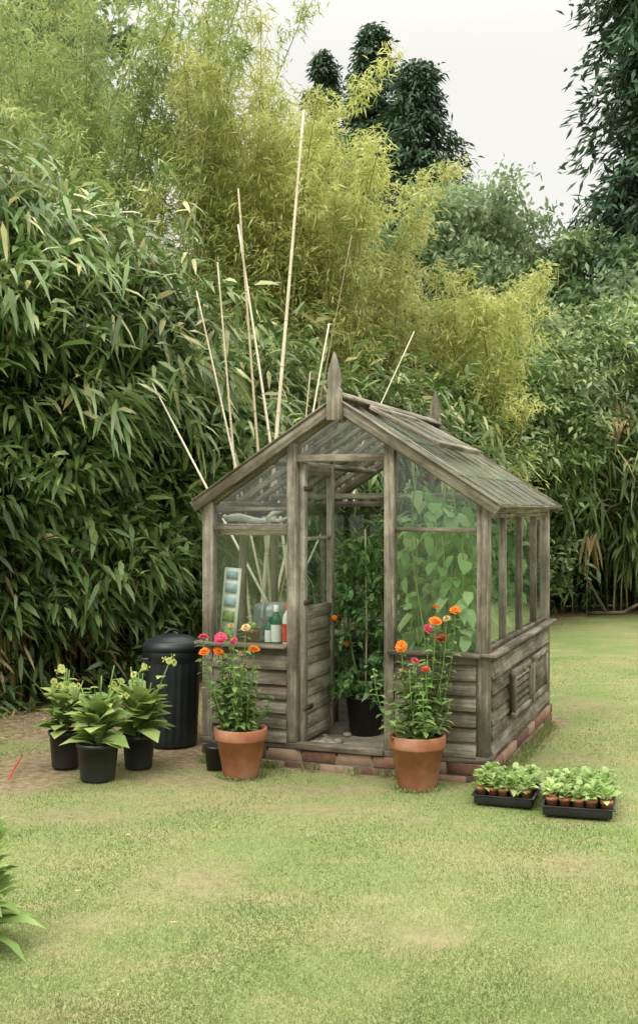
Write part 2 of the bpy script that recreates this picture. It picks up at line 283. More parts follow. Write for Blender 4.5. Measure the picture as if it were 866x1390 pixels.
for i in range(280):
    t=(.15+.85*rng.random())*CL.len; x,y,h,nn=CL.at(np.array([t])); x,y,h,n=x[0],y[0],h[0],nn[0]
    b=np.array([x,y,0])-n*(.2+rng.random()*.7); H=h*(0.8+.34*rng.random()); lean=n*(0.2+.7*rng.random())+rn(1,.25)[0]*[1,1,0]
    tt=np.linspace(0,1,9)[:,None]; pts=b+UP*H*(tt-.12*tt**4)+lean*(tt**2.6)
    mb.tube(pts,np.linspace(.009,.003,9),5,3)
    for q in (5,6,7,8):
        k=np.repeat(pts[q][None],2,0)+rn(2,.08)
        clump(mb,k,np.repeat((nrm(lean)*.7+UP*.15)[None],2,0)+rn(2,.55),6,.22,.042,.55,.4,0,rbias=np.array([.6,1.0]))
mb.build('broadleaf_bamboo_hedge',mats)
# feathery bamboos
def feather(name,n,xr,yr,Hf,mat,seed,nb=70,k=16,L=.115,W=.02):
    mb=MB()
    for i in range(n):
        x=rng.uniform(*xr); y=rng.uniform(*yr); H=Hf(x,y)*(0.80+.25*rng.random())
        lean=rn(1,.7)[0]*[1,1,0]+np.array([.1,-.35,0])
        tt=np.linspace(0,1,12)[:,None]; b=np.array([x,y,0.])
        pf=lambda t: b+UP*H*(t-.07*t**5)+lean*(t**3)*(H/7)
        mb.tube(pf(tt),np.linspace(.02,.004,12),5,1)
        t=0.25+.75*rng.random(nb)**.85; base=pf(t[:,None])
        az=rng.random(nb)*2*np.pi; bl=(1.0-.75*t**2)*(.35+.55*rng.random(nb))
        bd=nrm(np.stack([np.cos(az),np.sin(az),.7+.5*rng.random(nb)],-1))
        s=rng.random((nb,k))**.7
        PP=(base[:,None]+bd[:,None]*(bl[:,None]*s)[...,None]-UP*((s**2)*bl[:,None]*.35)[...,None]).reshape(-1,3)+rn(nb*k,.05)
        D=np.repeat(bd,k,0)*.5+rn(nb*k,.6)-UP*.3
        r=np.clip(rng.random(nb*k)*.7+np.repeat(rng.random(nb),k)*.4-.05,0,1)
        mb.leaves(PP,D,UP+rn(nb*k,.6),L*(.6+.8*rng.random(nb*k)),W*(.7+.6*rng.random(nb*k)),.3,r,0,hi=False)
    return mb.build(name,[mat,M_culm])
feather('golden_bamboo',60,(-1.4,.85),(12.6,14.8),lambda x,y: np.interp(x,[-1.6,-.6,.0,.4,.7,1.1],[6.9,7.1,6.5,6.3,5.2,4.4])*y/13.4,M_gold,1,nb=88,k=18)
feather('golden_bamboo',26,(.9,2.5),(13.8,15.8),lambda x,y: np.interp(x,[.9,1.5,2.2],[5.0,4.9,4.9]),M_gold,2,nb=80,k=16)
feather('green_bamboo',54,(-4.6,-1.2),(11.5,15),lambda x,y: 7.9*y/13,M_gbam,3,nb=80,k=16)
# trees
def tree(name,base,H,crown,mat,ncl,per,leaf,seed,cr=.5,tr=.15):
    mb=MB(); b=np.array([*base,0.]); cz0,rx,rz=crown
    tt=np.linspace(0,1,8)[:,None]; tp=b+UP*H*.85*tt+np.array([.3,.1,0])*np.sin(tt*5)*.5
    mb.tube(tp,np.linspace(tr,.03,8),8,1)
    v=nrm(rn(ncl)); rad=rng.random(ncl)**.4
    C=b+UP*cz0+v*rad[:,None]*np.array([rx,rx,rz]); C[:,0]+=.3*rx*pn(C[:,2]*1.5,C[:,1],0,seed)
    for c in C[::3]:
        q=tp[int(np.clip((c[2]-.8)/(H*.85)*7,1,7))]; mid=(q+c)/2+UP*-.1
        mb.tube(np.stack([q,mid,c]),[tr*.35,tr*.2,.01],5,1)
    sz=cr*(.5+.9*rng.random(ncl))
    PP=np.repeat(C,per,0)+rn(ncl*per,.5)*np.repeat(sz,per)[:,None]*np.array([1,1,.65]); n=len(PP)
    r=np.clip(rng.random(n)*.6+np.repeat(rng.random(ncl),per)*.5-.05,0,1)
    mb.leaves(PP,rn(n)+(-.4*UP),UP+rn(n,.7),leaf*(.6+.8*rng.random(n)),leaf*.5*(.7+.6*rng.random(n)),.2,r,0,hi=False)
    return mb.build(name,[mat,M_bark])
def conifer(name,base,H,R,nb,seed,per=60,leaf=.2,z0=1.0,droop=.5,pw=.8,up=0.0,ex=.8,jit=.1):
    mb=MB(); b=np.array([*base,0.]); mb.tube(np.array([b,b+UP*H*.5,b+UP*H*.98]),[.22,.12,.02],8,1)
    t=rng.random(nb)**ex; z=z0+(H-z0)*t; az=rng.random(nb)*2*np.pi
    ln=R*((1-t)**pw)*(.35+.85*rng.random(nb)**1.3)+.1
    bd=np.stack([np.cos(az),np.sin(az),0*az],-1)
    for i in range(0,nb,3):
        p=b+UP*z[i]; mb.tube(np.stack([p,p+bd[i]*ln[i]*.5+UP*ln[i]*(.5*up-.25*droop),p+bd[i]*ln[i]+UP*ln[i]*(up-droop)]),[.04,.025,.01],4,1)
    s=rng.random((nb,per))**.6; l=ln[:,None]*s
    PP=(b+np.stack([0*z,0*z,z],-1)[:,None]+bd[:,None]*l[...,None]+UP*(l*up-l*s*droop)[...,None]).reshape(-1,3)+rn(nb*per,jit)*[1,1,.6]
    n=nb*per; D=np.repeat(bd,per,0)*.7+rn(n,.5)-UP*.3
    r=np.clip(rng.random(n)*.6+np.repeat(rng.random(nb),per)*.45,0,1)
    mb.leaves(PP,D,np.repeat(bd,per,0)*.4+UP*.8+rn(n,.4),leaf*(.6+.8*rng.random(n)),leaf*.36,.25,r,0,hi=False)
    return mb.build(name,[M_conif,M_bark])
conifer('conifer_tree',(1.35,29),13.9,2.7,420,1,pw=.72,up=.55,droop=.6,ex=.7,jit=.11)
conifer('conifer_tree',(2.45,28),12.6,2.9,480,2,pw=.62,up=.5,droop=.6,ex=.7,jit=.12)
conifer('conifer_tree',(0.15,31),14.1,1.9,260,3,pw=.8,up=.55,droop=.6,ex=.7,jit=.1)
conifer('conifer_tree',(7.75,24),19.5,2.7,900,4,per=110,z0=.5,pw=.42,droop=.75,up=.1,leaf=.26,jit=.17,ex=.9)
conifer('conifer_tree',(9.9,27),18,2.8,420,5,per=80,pw=.5,droop=.7,jit=.2,leaf=.28)
tree('deciduous_tree',(3.15,24),9.2,(6.3,1.45,2.7),M_decid,120,170,.15,1)
tree('deciduous_tree',(5.3,23),7.6,(5.2,1.2,2.0),M_dark,80,150,.18,2,cr=.45)
tree('deciduous_tree',(4.1,26),9.6,(6.3,1.5,3.0),M_decid,90,150,.17,3)
tree('deciduous_tree',(6.5,21.5),6.8,(4.6,1.2,1.9),M_decid,80,150,.18,4,cr=.45)
tree('deciduous_tree',(1.7,22),8.0,(5.0,1.5,2.5),M_dark,90,150,.18,5)
tree('deciduous_tree',(-4.9,20),12.0,(8.3,2.2,3.4),M_decid,120,150,.2,6)
# background mass
mb=MB(); ncl=360; X=rng.uniform(-18,22,ncl); Y=rng.uniform(27,34,ncl); Z=rng.random(ncl)**.8*(6.3+.8*pn(X*.6,0,0,4))
C=np.stack([X,Y,Z],-1); per=110; PP=np.repeat(C,per,0)+rn(ncl*per,.7)*[1,1,.8]; PP[:,2]=np.maximum(PP[:,2],.05); n=len(PP)
mb.leaves(PP,rn(n),UP+rn(n,.7),.32*(.6+.8*rng.random(n)),.19,.2,np.clip(rng.random(n)*.6+np.repeat(rng.random(ncl),per)*.4,0,1),0,hi=False)
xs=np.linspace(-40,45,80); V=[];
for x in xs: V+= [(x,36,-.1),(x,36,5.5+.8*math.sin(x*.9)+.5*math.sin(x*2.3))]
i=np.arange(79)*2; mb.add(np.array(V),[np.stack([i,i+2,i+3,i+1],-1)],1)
mb.build('background_trees',[M_dark,M_core])
# right shrub hedge
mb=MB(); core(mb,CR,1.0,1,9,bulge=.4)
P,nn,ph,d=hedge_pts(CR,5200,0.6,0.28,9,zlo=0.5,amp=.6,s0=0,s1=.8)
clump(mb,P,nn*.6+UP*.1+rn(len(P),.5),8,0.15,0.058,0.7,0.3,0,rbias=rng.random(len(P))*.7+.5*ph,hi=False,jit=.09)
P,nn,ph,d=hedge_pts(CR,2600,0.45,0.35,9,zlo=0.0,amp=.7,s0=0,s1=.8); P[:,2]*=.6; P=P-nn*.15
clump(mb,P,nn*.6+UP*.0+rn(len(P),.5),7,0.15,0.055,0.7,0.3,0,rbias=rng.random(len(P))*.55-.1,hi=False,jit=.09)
P,nn,ph,d=hedge_pts(CR,900,0.8,0.12,9,zlo=.62,amp=.65,s0=0.25,s1=.8)
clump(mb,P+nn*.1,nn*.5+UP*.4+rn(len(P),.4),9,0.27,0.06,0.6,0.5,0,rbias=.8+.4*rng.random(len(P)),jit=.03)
for i in range(40):
    t=rng.uniform(.1,.8)*CR.len; x,y,h,n4=CR.at(np.array([t])); b=np.array([x[0],y[0],0])-n4[0]*.4
    mb.tube(np.stack([b,b+[rng.normal(0,.15),0,.8],b+[rng.normal(0,.4),0,1.9]]),[.05,.035,.02],6,2)
mb.build('shrub_hedge',[M_shrub,M_core,M_bark])
# bamboo clump at far right
mb=MB()
Cc=np.array([5.0,17.1,0.])
for i in range(50):
    b=Cc+np.array([rng.uniform(-1.6,1.4),rng.uniform(-.5,.6),0]); lean=rn(1,.45)[0]*[1,1,0]+np.array([0,-.5,0]); H=rng.uniform(1.6,3.6)
    tt=np.linspace(0,1,8)[:,None]; pts=b+UP*H*tt+lean*tt**2; mb.tube(pts,.012,5,1)
    for q in range(4,8):
        kk=np.repeat(pts[q][None],3,0)+rn(3,.15)
        clump(mb,kk,rn(3,.5)+np.array([0,-.4,-.1]),7,.34,.055,.5,.7,0 if rng.random()<.9 else 2,rbias=rng.random(3)*1.1)
mb.build('bamboo_clump',[M_bamL,M_culm,M_dead])
# ------------------------------------------------------------------ ground
def segdist(X,Y,A):
    best=np.full(X.shape,-9.)
    for a,b in zip(A[:-1],A[1:]):
        dx,dy=b[0]-a[0],b[1]-a[1]; t=np.clip(((X-a[0])*dx+(Y-a[1])*dy)/(dx*dx+dy*dy),0,1)
        d=np.hypot(X-a[0]-t*dx,Y-a[1]-t*dy); w_=a[3]+(b[3]-a[3])*t
        side=(X-a[0])*dy-(Y-a[1])*dx
        val=1-d/w_; val=np.where((side<0)&(d<2.5),1.0,val); best=np.maximum(best,val)
    return best
TH=math.radians(20.5); ct,st_=math.cos(TH),math.sin(TH); GL=np.array([-.733,7.098]); GW,GD=1.82,2.2
def toL(X,Y): dx,dy=X-GL[0],Y-GL[1]; return dx*ct-dy*st_,dx*st_+dy*ct
def toW(x,y,z=0): return np.stack([GL[0]+x*ct+y*st_,GL[1]-x*st_+y*ct,z+0*x],-1) if isinstance(x,np.ndarray) else np.array([GL[0]+x*ct+y*st_,GL[1]-x*st_+y*ct,z])
def soilmask(X,Y):
    m=np.maximum(segdist(X,Y,HL),segdist(X,Y,HR))
    lx,ly=toL(X,Y); d=np.maximum(np.maximum(-lx,lx-GW),np.maximum(-ly,ly-GD)); m=np.maximum(m,.75-d/.12*.6)
    m=np.maximum(m,np.where((lx<0)&(ly>-.15),1-np.abs(lx)/1.0,-9))
    m=np.maximum(m,.75-np.hypot((X+1.9)/1.1,(Y-6.85)/.75)*.5)
    m=m+.25*pn(X*3,Y*3,0,8)+.12*pn(X*11,Y*11,0,9)
    return np.clip((m-.05)/.5,0,1)
PATCH=[(-.88,6.15,.3,.16),(.5,5.75,.2,.14),(-1.35,5.85,.4,.16),(.05,6.35,.35,.12),(1.6,7.1,.4,.25),(-.5,4.9,.3,.25),(1.0,5.0,.35,.22),(-.1,5.9,.5,.12),(-.9,4.3,.35,.2),(.4,4.2,.3,.16),(2.2,9.0,.5,.4),(-.6,6.5,.3,.12)]
def patches(X,Y):
    o=0*X
    for a,b,c,d in PATCH: o=np.maximum(o,np.clip(1.1-np.hypot((X-a)/c,(Y-b)/d)*.8+.6*pn(X*9,Y*9,0,int(abs(a)*50)),0,1)*.75)
    return o
xs=np.concatenate([[-150,-60,-25,-12],np.linspace(-8,14,345),[20,40,80,150]]); ys=np.concatenate([[-60,-20,-5,0],np.linspace(2.5,20,300),[26,40,80,160]])
XX,YY=np.meshgrid(xs,ys,indexing='ij'); x,y=XX.ravel(),YY.ravel(); z=.012*pn(x*1.3,y*1.3,0,5)*(np.abs(x)<14)*(y<20)-.012
nx,ny=len(xs),len(ys); i=np.arange(nx-1)[:,None]*ny; j=np.arange(ny-1)[None]
mb=MB(); mb.add(np.stack([x,y,z],-1),[np.stack([i+j,i+ny+j,i+ny+1+j,i+1+j],-1).reshape(-1,4)],0,np.maximum(soilmask(x,y),.7*patches(x,y)))
m,nt,out=newmat('lawn_grass'); tc=N(nt,'ShaderNodeTexCoord')
def nz(scale,detail=4.0,st=(1,1,1),rough=.5):
    mp=N(nt,'ShaderNodeMapping'); mp.inputs['Scale'].default_value=st; nt.links.new(tc.outputs['Object'],mp.inputs[0])
    n_=N(nt,'ShaderNodeTexNoise',Scale=scale,Detail=detail,Roughness=rough); nt.links.new(mp.outputs[0],n_.inputs['Vector']); return n_
fine=nz(130,3.0); r1=ramp(nt,[(0.3,(0.12,0.155,0.055)),(0.5,(0.225,0.265,0.10)),(0.72,(0.34,0.37,0.16))]); nt.links.new(fine.outputs[0],r1.inputs[0])
big=nz(1.1,6.0,(1,1,1),.65); r2=ramp(nt,[(0.32,(0.74,0.90,0.68)),(0.5,(1,1,1)),(0.68,(1.24,1.08,1.15))]); nt.links.new(big.outputs[0],r2.inputs[0])
mu=N(nt,'ShaderNodeMixRGB',blend_type='MULTIPLY'); mu.inputs[0].default_value=1; nt.links.new(r1.outputs[0],mu.inputs[1]); nt.links.new(r2.outputs[0],mu.inputs[2])
pt=nz(1.7,5.0,(1,2,1),.6); rp=ramp(nt,[(0.54,(0,0,0)),(0.70,(.8,.8,.8))]); nt.links.new(pt.outputs[0],rp.inputs[0])
mp1=N(nt,'ShaderNodeMixRGB'); nt.links.new(rp.outputs[0],mp1.inputs[0]); nt.links.new(mu.outputs[0],mp1.inputs[1]); mp1.inputs[2].default_value=(0.34,0.295,0.16,1)
sn=nz(22,6.0,(1,1,1),.7); rs=ramp(nt,[(0.3,(0.11,0.08,0.045)),(0.5,(0.25,0.19,0.115)),(0.72,(0.38,0.31,0.20))]); nt.links.new(sn.outputs[0],rs.inputs[0])
at=N(nt,'ShaderNodeAttribute',attribute_name='rnd')
ms=N(nt,'ShaderNodeMixRGB'); nt.links.new(at.outputs['Fac'],ms.inputs[0]); nt.links.new(mp1.outputs[0],ms.inputs[1]); nt.links.new(rs.outputs[0],ms.inputs[2])
p=N(nt,'ShaderNodeBsdfPrincipled',Roughness=.9); p.inputs['Specular IOR Level'].default_value=.15; nt.links.new(ms.outputs[0],p.inputs['Base Color'])
b_=N(nt,'ShaderNodeBump',Strength=.6,Distance=.02); nt.links.new(fine.outputs[0],b_.inputs['Height']); nt.links.new(b_.outputs[0],p.inputs['Normal']); nt.links.new(p.outputs[0],out.inputs[0])
lawn=mb.build('lawn',m,smooth=True)
M_grass=leafmat('grass_blade',[(0,(0.15,0.215,0.065)),(0.45,(0.265,0.325,0.11)),(0.8,(0.38,0.415,0.165)),(1,(0.50,0.46,0.27))],trans=0.3,rough=.6,spec=.2,nscale=1.3,namp=.3,gain=.97,sat=.92)
n=430000; q=rng.uniform(1/12.,1/3.0,n); Y=1/q; X=rng.uniform(-.5,.5,n)*Y; sm=soilmask(X,Y); lx,ly=toL(X,Y)
pa=patches(X,Y)
dry=pn(X*2.1,Y*3.2,0,21); bare=np.clip((pn(X*1.7+3,Y*2.6,0,23)-.4)*1.6,0,.75); bare=np.maximum(bare,pa*1.1)
keep=(rng.random(n)>sm*1.05)&(rng.random(n)>bare)&~((lx>-.02)&(lx<GW+.02)&(ly>-.02)&(ly<GD+.02)); X,Y,dry,lx,pa=X[keep],Y[keep],dry[keep],lx[keep],pa[keep]; n=len(X)
gz=.012*pn(X*1.3,Y*1.3,0,5)-.015
stripe=np.tanh(4*np.sin(lx*2*np.pi/.86+.4))
D=UP*.7+rn(n,.5)*[1,1,.2]+np.array([st_,ct,0])*(.3*stripe)[:,None]
r=np.clip(rng.random(n)*.75+.07+.2*dry+.07*stripe+.35*pa,0,1)
mb=MB(); V0=np.stack([X,Y,gz],-1); D=nrm(D); az=rng.random(n)*2*np.pi; S=np.stack([np.cos(az),np.sin(az),0*az],-1)*(0.0015*(Y/4)**.8+.0005)[:,None]*(.7+.6*rng.random(n))[:,None]
L=(.010+.013*rng.random(n))[:,None]
V=np.stack([V0-S,V0+S,V0+D*L],1).reshape(-1,3); mb.add(V,[(np.arange(n)*3)[:,None]+np.array([[0,1,2]])],0,np.repeat(r,3))
def tuft(mb,X,Y,h,mat=0):
    n=len(X); mb.leaves(np.stack([X,Y,0*X-.005],-1),UP+rn(n,.35),rn(n),h*(.5+rng.random(n)),.006,.3,rng.random(n)*.8,mat,hi=False)
n=4200; s=rng.random(n)*(GW+GD); off=np.abs(rng.normal(0,.035,n)); 
lx=np.where(s<GW,s,GW+.035+off); ly=np.where(s<GW,-.035-off,s-GW); ok=~((lx>.6)&(lx<1.26)&(s<GW)&(rng.random(n)<.7)); ok&=(pn(s*9,0,0,77)>-.3); wv=toW(lx,ly); tuft(mb,wv[ok][:,0],wv[ok][:,1],.065)
n=5000; X=rng.uniform(-3,-.6,n);Y=rng.uniform(6.4,9,n); k=pn(X*4,Y*4,0,31)>.25; tuft(mb,X[k],Y[k],.05)
n=900; c_=rng.integers(0,2,n); cx=np.where(c_==0,-.46,.556); cy=np.where(c_==0,6.66,6.38); az=rng.random(n)*6.283; rr=.112+np.abs(rng.normal(0,.02,n)); tuft(mb,cx+rr*np.cos(az),cy+rr*np.sin(az),.028)
mb.build('grass_blades',M_grass,parent=lawn)
# fallen leaves
mb=MB(); n=2400; t=rng.random(n)*CL.len; x,y,h,nn=CL.at(t); off=rng.random(n)**1.4*1.4-.2; P=np.stack([x,y,0*x+.012],-1)+nn*off[:,None]
P2=np.array([(-1.0,4.6,.02),(-.53,4.25,.02),(-.2,5.6,.02),(.7,5.0,.02),(-.9,5.4,.02),(1.9,7.9,.02)])
n3=900; t=rng.random(n3)*CR.len*.8; x,y,h,nn=CR.at(t); P3_=np.stack([x,y,0*x+.012],-1)+nn*(rng.random(n3)*.8)[:,None]
P=np.concatenate([P,P3_]); n=len(P); mb.leaves(P,rn(n)*[1,1,.1],UP+rn(n,.2),.07*(.5+rng.random(n)),.018,-.1,None,0)
mb.leaves(P2,rn(6)*[1,1,.1],UP+rn(6,.2),.04,.014,-.1,None,0)
mb.build('fallen_leaves',M_dead)
mb=MB(); a=np.array([3.9,16.4,.05]); mb.tube(np.stack([a,a+[.5,-.1,.02],a+[.9,-.1,.25],a+[1.25,0,.35]]),[.035,.03,.02,.012],6,0)
mb.tube(np.stack([a+[-.25,0,1.1],a+[0,0,.5],a+[.25,-.05,.03]]),[.012,.02,.03],6,0); mb.build('fallen_branch',M_bark)
# ------------------------------------------------------------------ greenhouse
gh=empty('greenhouse',(GL[0],GL[1],0),-TH)
W,Dp=GW,GD; EZ,RZ,SZ,B0=1.635,2.225,.72,.108
FR=MB(); X_,Y_,Z_=np.eye(3)
def bm(p0,p1,side,ws,hs,mb=None): (mb or FR).beam(p0,p1,side,ws+rng.uniform(-.001,.001),hs+rng.uniform(-.001,.001))
def slopez(x): return EZ+(RZ-EZ)*(1-abs(x-W/2)/(W/2))
for yy in(.03,Dp-.03): bm((0,yy,B0+.02),(W,yy,B0+.02),Y_,.07,.04)
for xx in(.03,W-.03): bm((xx,.07,B0+.022),(xx,Dp-.07,B0+.022),X_,.07,.04)
for xx in(.035,W-.035):
    for yy in(.034,Dp-.034): bm((xx,yy,B0+.04),(xx,yy,EZ-.012),X_,.072,.07)
for xx in(.605,1.225):
    bm((xx,.03,B0+.042),(xx,.03,slopez(xx)-.05),X_,.06,.076)
    bm((xx,Dp-.03,B0+.042),(xx,Dp-.03,slopez(xx)-.05),X_,.05,.06)
bm((.636,.028,1.885),(1.194,.028,1.885),Z_,.045,.06)
bm((.636,.02,.132),(1.194,.02,.132),Z_,.035,.1)
for a,b in((.072,.574),(1.256,W-.072)):
    bm((a,.03,SZ-.02),(b,.03,SZ-.02),Z_,.05,.05); bm((a-.03,.0,SZ+.012),(b+(.0 if b<1 else .03),.0,SZ+.012),Z_,.022,.1)
    bm((a,.03,1.455),(b,.03,1.455),Z_,.024,.035)
bm((.072,.05,1.575),(.574,.05,1.575),Z_,.022,.03)
bm((.072,Dp-.03,SZ),(W-.072,Dp-.03,SZ),Z_,.05,.05); bm((.072,Dp-.03,EZ-.02),(W-.072,Dp-.03,EZ-.02),Z_,.045,.04)
bm((W*.5,Dp-.03,EZ),(W*.5,Dp-.03,RZ-.05),X_,.04,.04)
for xx,o in((.03,-1),(W-.03,1)):
    bm((xx,.07,SZ-.02),(xx,Dp-.07,SZ-.02),Z_,.05,.05); bm((xx+o*.03,-.02,SZ+.0135),(xx+o*.03,Dp+.02,SZ+.0135),X_,.1,.022)
    bm((xx,.0,EZ-.05),(xx,Dp+.0,EZ-.05),Z_,.07,.06)
    for yy in(.55,1.1,1.65): bm((xx,yy,SZ+.026),(xx,yy,EZ-.087),X_,.045,.034)
    bm((xx+o*.012,.07,SZ+.04),(xx+o*.012,Dp-.07,SZ+.04),Z_,.03,.02); bm((xx+o*.012,.07,EZ-.1),(xx+o*.012,Dp-.07,EZ-.1),Z_,.025,.02)
def sp_(side,t,y,dz=0):
    x=W/2+side*(W/2)*(1-t); return np.array([x,y,EZ+(RZ-EZ)*t+dz])
for side in(-1,1):
    te=-.075 if side>0 else -.045
    sn_=np.array([side*(RZ-EZ),0,W/2]); sn_/=np.linalg.norm(sn_)
    for yy in(.03,Dp-.03): bm(sp_(side,-.0,yy,-.045),sp_(side,.985,yy,-.045),sn_,.055,.05)
    for yy,thk in((-.052,.024),(Dp+.052,.024)): bm(sp_(side,te,yy,-.022),sp_(side,1.0 if side<0 else .995,yy,-.022),sn_,.07,thk)
    bm(sp_(side,te,-.052,.018)+Y_*-.004,sp_(side,.99,-.052,.018)+Y_*-.004,sn_,.012,.04)
    for i,yy in enumerate(np.linspace(.0,Dp,9)):
        bm(sp_(side,-.04,yy,-.016),sp_(side,.99,yy,-.016),sn_,.034,.018)
        bm(sp_(side,te+.02,yy,.008),sp_(side,.98,yy,.008),sn_,.006,.018)
    bm(sp_(side,.5,.06,-.06),sp_(side,.5,Dp-.06,-.06),sn_,.035,.035)
    bm(sp_(side,te+.02,-.04,-.016),sp_(side,te+.02,Dp+.04,-.016),sn_,.022,.025)
bm((W/2,-.06,RZ-.005),(W/2,Dp+.06,RZ-.005),Z_,.09,.03)
bm((W/2-.03,-.065,RZ+.033),(W/2-.03,Dp+.065,RZ+.033),np.array([1,0,.65]),.075,.014); bm((W/2+.03,-.065,RZ+.0335),(W/2+.03,Dp+.065,RZ+.0335),np.array([1,0,-.65]),.075,.014)
bm((.09,.9,1.66),(W-.09,.9,1.66),Z_,.04,.03)
sn_=np.array([(RZ-EZ),0,W/2]); sn_/=np.linalg.norm(sn_)
def vp(t,y,l): return sp_(1,t,y)+sn_*(.036+l)
y0,y1=.36,1.46
for (ta,la),(tb,lb) in [((.93,.0),(.48,.04))]:
    for yy in(y0,y1,(y0+y1)/2-.18,(y0+y1)/2+.18): bm(vp(ta,yy,la),vp(tb,yy,lb),Y_,.04 if yy in(y0,y1) else .018,.024)
    bm(vp(ta,y0+.03,la),vp(ta,y1-.03,la),sn_,.026,.04); bm(vp(tb,y0-.03,lb),vp(tb,y1+.03,lb),sn_,.028,.045)
FR.build('timber_frame',M_wood,gh,bevel=.003)
FN=MB()
for yy in(-.078,Dp+.08):
    prof=[(-.047,-.06),(.047,-.06),(.047,.12),(.034,.135),(.045,.175),(.04,.21),(.02,.29),(0,.35),(-.02,.29),(-.04,.21),(-.045,.175),(-.034,.135),(-.047,.12)]
    k=len(prof); V=[];
    for dy in(-.014,.014): V+=[(W/2+a,yy+dy,RZ-.06+b) for a,b in prof]
    V=np.array(V); i=np.arange(k); j=(i+1)%k
    FN.add(V,[np.arange(k)[None,::-1].copy(),(np.arange(k)+k)[None],np.stack([i,j,j+k,i+k],-1)],0,None,V[:,[2,0,1]]+yy*3)
FN.build('finials',M_wood,gh,bevel=.002)
CB=MB()
def boards(mb,p0,p1,n_,zb=B0+.035,zt=SZ-.045,cnt=6):
    p0,p1,n_=map(np.array,(p0,p1,n_)); h=(zt-zb)/cnt
    for i in range(cnt):
        zc=zb+h*(i+.5); ex=rng.uniform(-.003,.003)
        a=np.array([p0[0],p0[1],zc])+n_*.006; b=np.array([p1[0],p1[1],zc])+n_*.006
        mb.beam(a+Z_*ex,b+Z_*rng.uniform(-.004,.004),Z_-n_*.28,h*1.05,.013)
boards(CB,(.073,.01),(.572,.01),(0,-1,0)); boards(CB,(1.258,.01),(W-.073,.01),(0,-1,0))
boards(CB,(W-.01,.072),(W-.01,Dp-.072),(1,0,0)); boards(CB,(.01,.072),(.01,Dp-.072),(-1,0,0)); boards(CB,(.073,Dp-.01),(W-.073,Dp-.01),(0,1,0))
for a,b in((.55,1.12),(1.22,1.80)):
    xx=W+.038
    for zz in(.30,.56): CB.beam((xx,a,zz),(xx,b,zz),Z_,.035,.025,rnd=.9)
    for yy in(a+.0175,b-.0175): CB.beam((xx+.002,yy,.318),(xx+.002,yy,.542),Y_,.035,.025,rnd=.9)
    if a<1:
        for zz in np.linspace(.34,.52,5): CB.beam((xx-.004,a+.036,zz),(xx-.004,b-.036,zz),Z_+X_*-.5,.03,.008)
    else: CB.beam((xx-.006,a+.036,.43),(xx-.006,b-.036,.43),Z_,.223,.012)
    CB.beam((xx+.02,(a+b)/2-.03,.545),(xx+.02,(a+b)/2+.03,.545),Z_,.02,.012)
CB.build('cladding_boards',M_clad,gh,bevel=.002)
BR=MB()
def brickrun(p0,p1,n_,):
    p0=np.array(p0,float);p1=np.array(p1,float);L=np.linalg.norm(p1-p0);A=(p1-p0)/L;n_=np.array(n_,float)
    for r,(zc,hh) in enumerate(((.074,.064),(.001,.064))):
        s=-(.11 if r else 0)
        while s<L:
            a=max(s,0); b=min(s+.215,L)
            if b-a>.03:
                j=rng.uniform(-.005,.004); BR.beam(p0+A*a+n_*j+Z_*zc,p0+A*b+n_*j+Z_*(zc+rng.uniform(-.001,.001)),n_,.10,hh,0,rnd=rng.random())
            s+=.226
brickrun((-.0,.035,0),(W+.0,.035,0),(0,-1,0)); brickrun((W-.03,.09,0),(W-.03,Dp,0),(1,0,0)); brickrun((.03,.09,0),(.03,Dp,0),(-1,0,0)); brickrun((.09,Dp-.03,0),(W-.09,Dp-.03,0),(0,1,0))
BR.beam((.01,.035,.02),(W-.01,.035,.02),Y_,.088,.14,1); BR.beam((W-.03,.1,.02),(W-.03,Dp-.1,.02),X_,.088,.14,1)
BR.build('brick_base',[M_brick,M_mortar],gh,bevel=.004)
FL=MB(); FL.beam((W/2,.09,.03),(W/2,Dp-.09,.03),X_,W-.18,.13); FL.beam((.66,.2,.114),(1.17,.2,.114),Y_,.3,.03)
FL.build('floor_slab',M_conc,gh,bevel=.004)
GG=MB(); RG=MB()
def gq(*p): GG.quad(*p)
for a,b in((.07,.576),(1.254,W-.07)):
    gq((a,.026,SZ+.02),(b,.026,SZ+.02),(b,.026,1.444),(a,.026,1.444))
    gq((a,.031,1.466),(b,.031,1.466),(b,.031,slopez(b)-.06),(a,.031,slopez(a)-.06))
GG.add(np.array([(.636,.029,1.91),(1.194,.029,1.91),(1.194,.029,slopez(1.194)-.07),(W/2,.029,RZ-.07),(.636,.029,slopez(.636)-.07)]),[np.array([[0,1,2,3,4]])])
gq((.07,Dp-.03,SZ+.02),(W-.07,Dp-.03,SZ+.02),(W-.07,Dp-.03,EZ-.04),(.07,Dp-.03,EZ-.04))
GG.add(np.array([(.04,Dp-.031,EZ),(W-.04,Dp-.031,EZ),(W/2,Dp-.031,RZ-.06)]),[np.array([[0,1,2]])])
for xx in(.03,W-.03):
    ye=[.07,.53,.57,1.08,1.12,1.63,1.67,Dp-.07]
    for i in range(0,8,2): gq((xx,ye[i],SZ+.05),(xx,ye[i+1],SZ+.05),(xx,ye[i+1],EZ-.11),(xx,ye[i],EZ-.11))
GG.build('wall_glass',M_glass,gh)
yl=np.linspace(0,Dp,9)
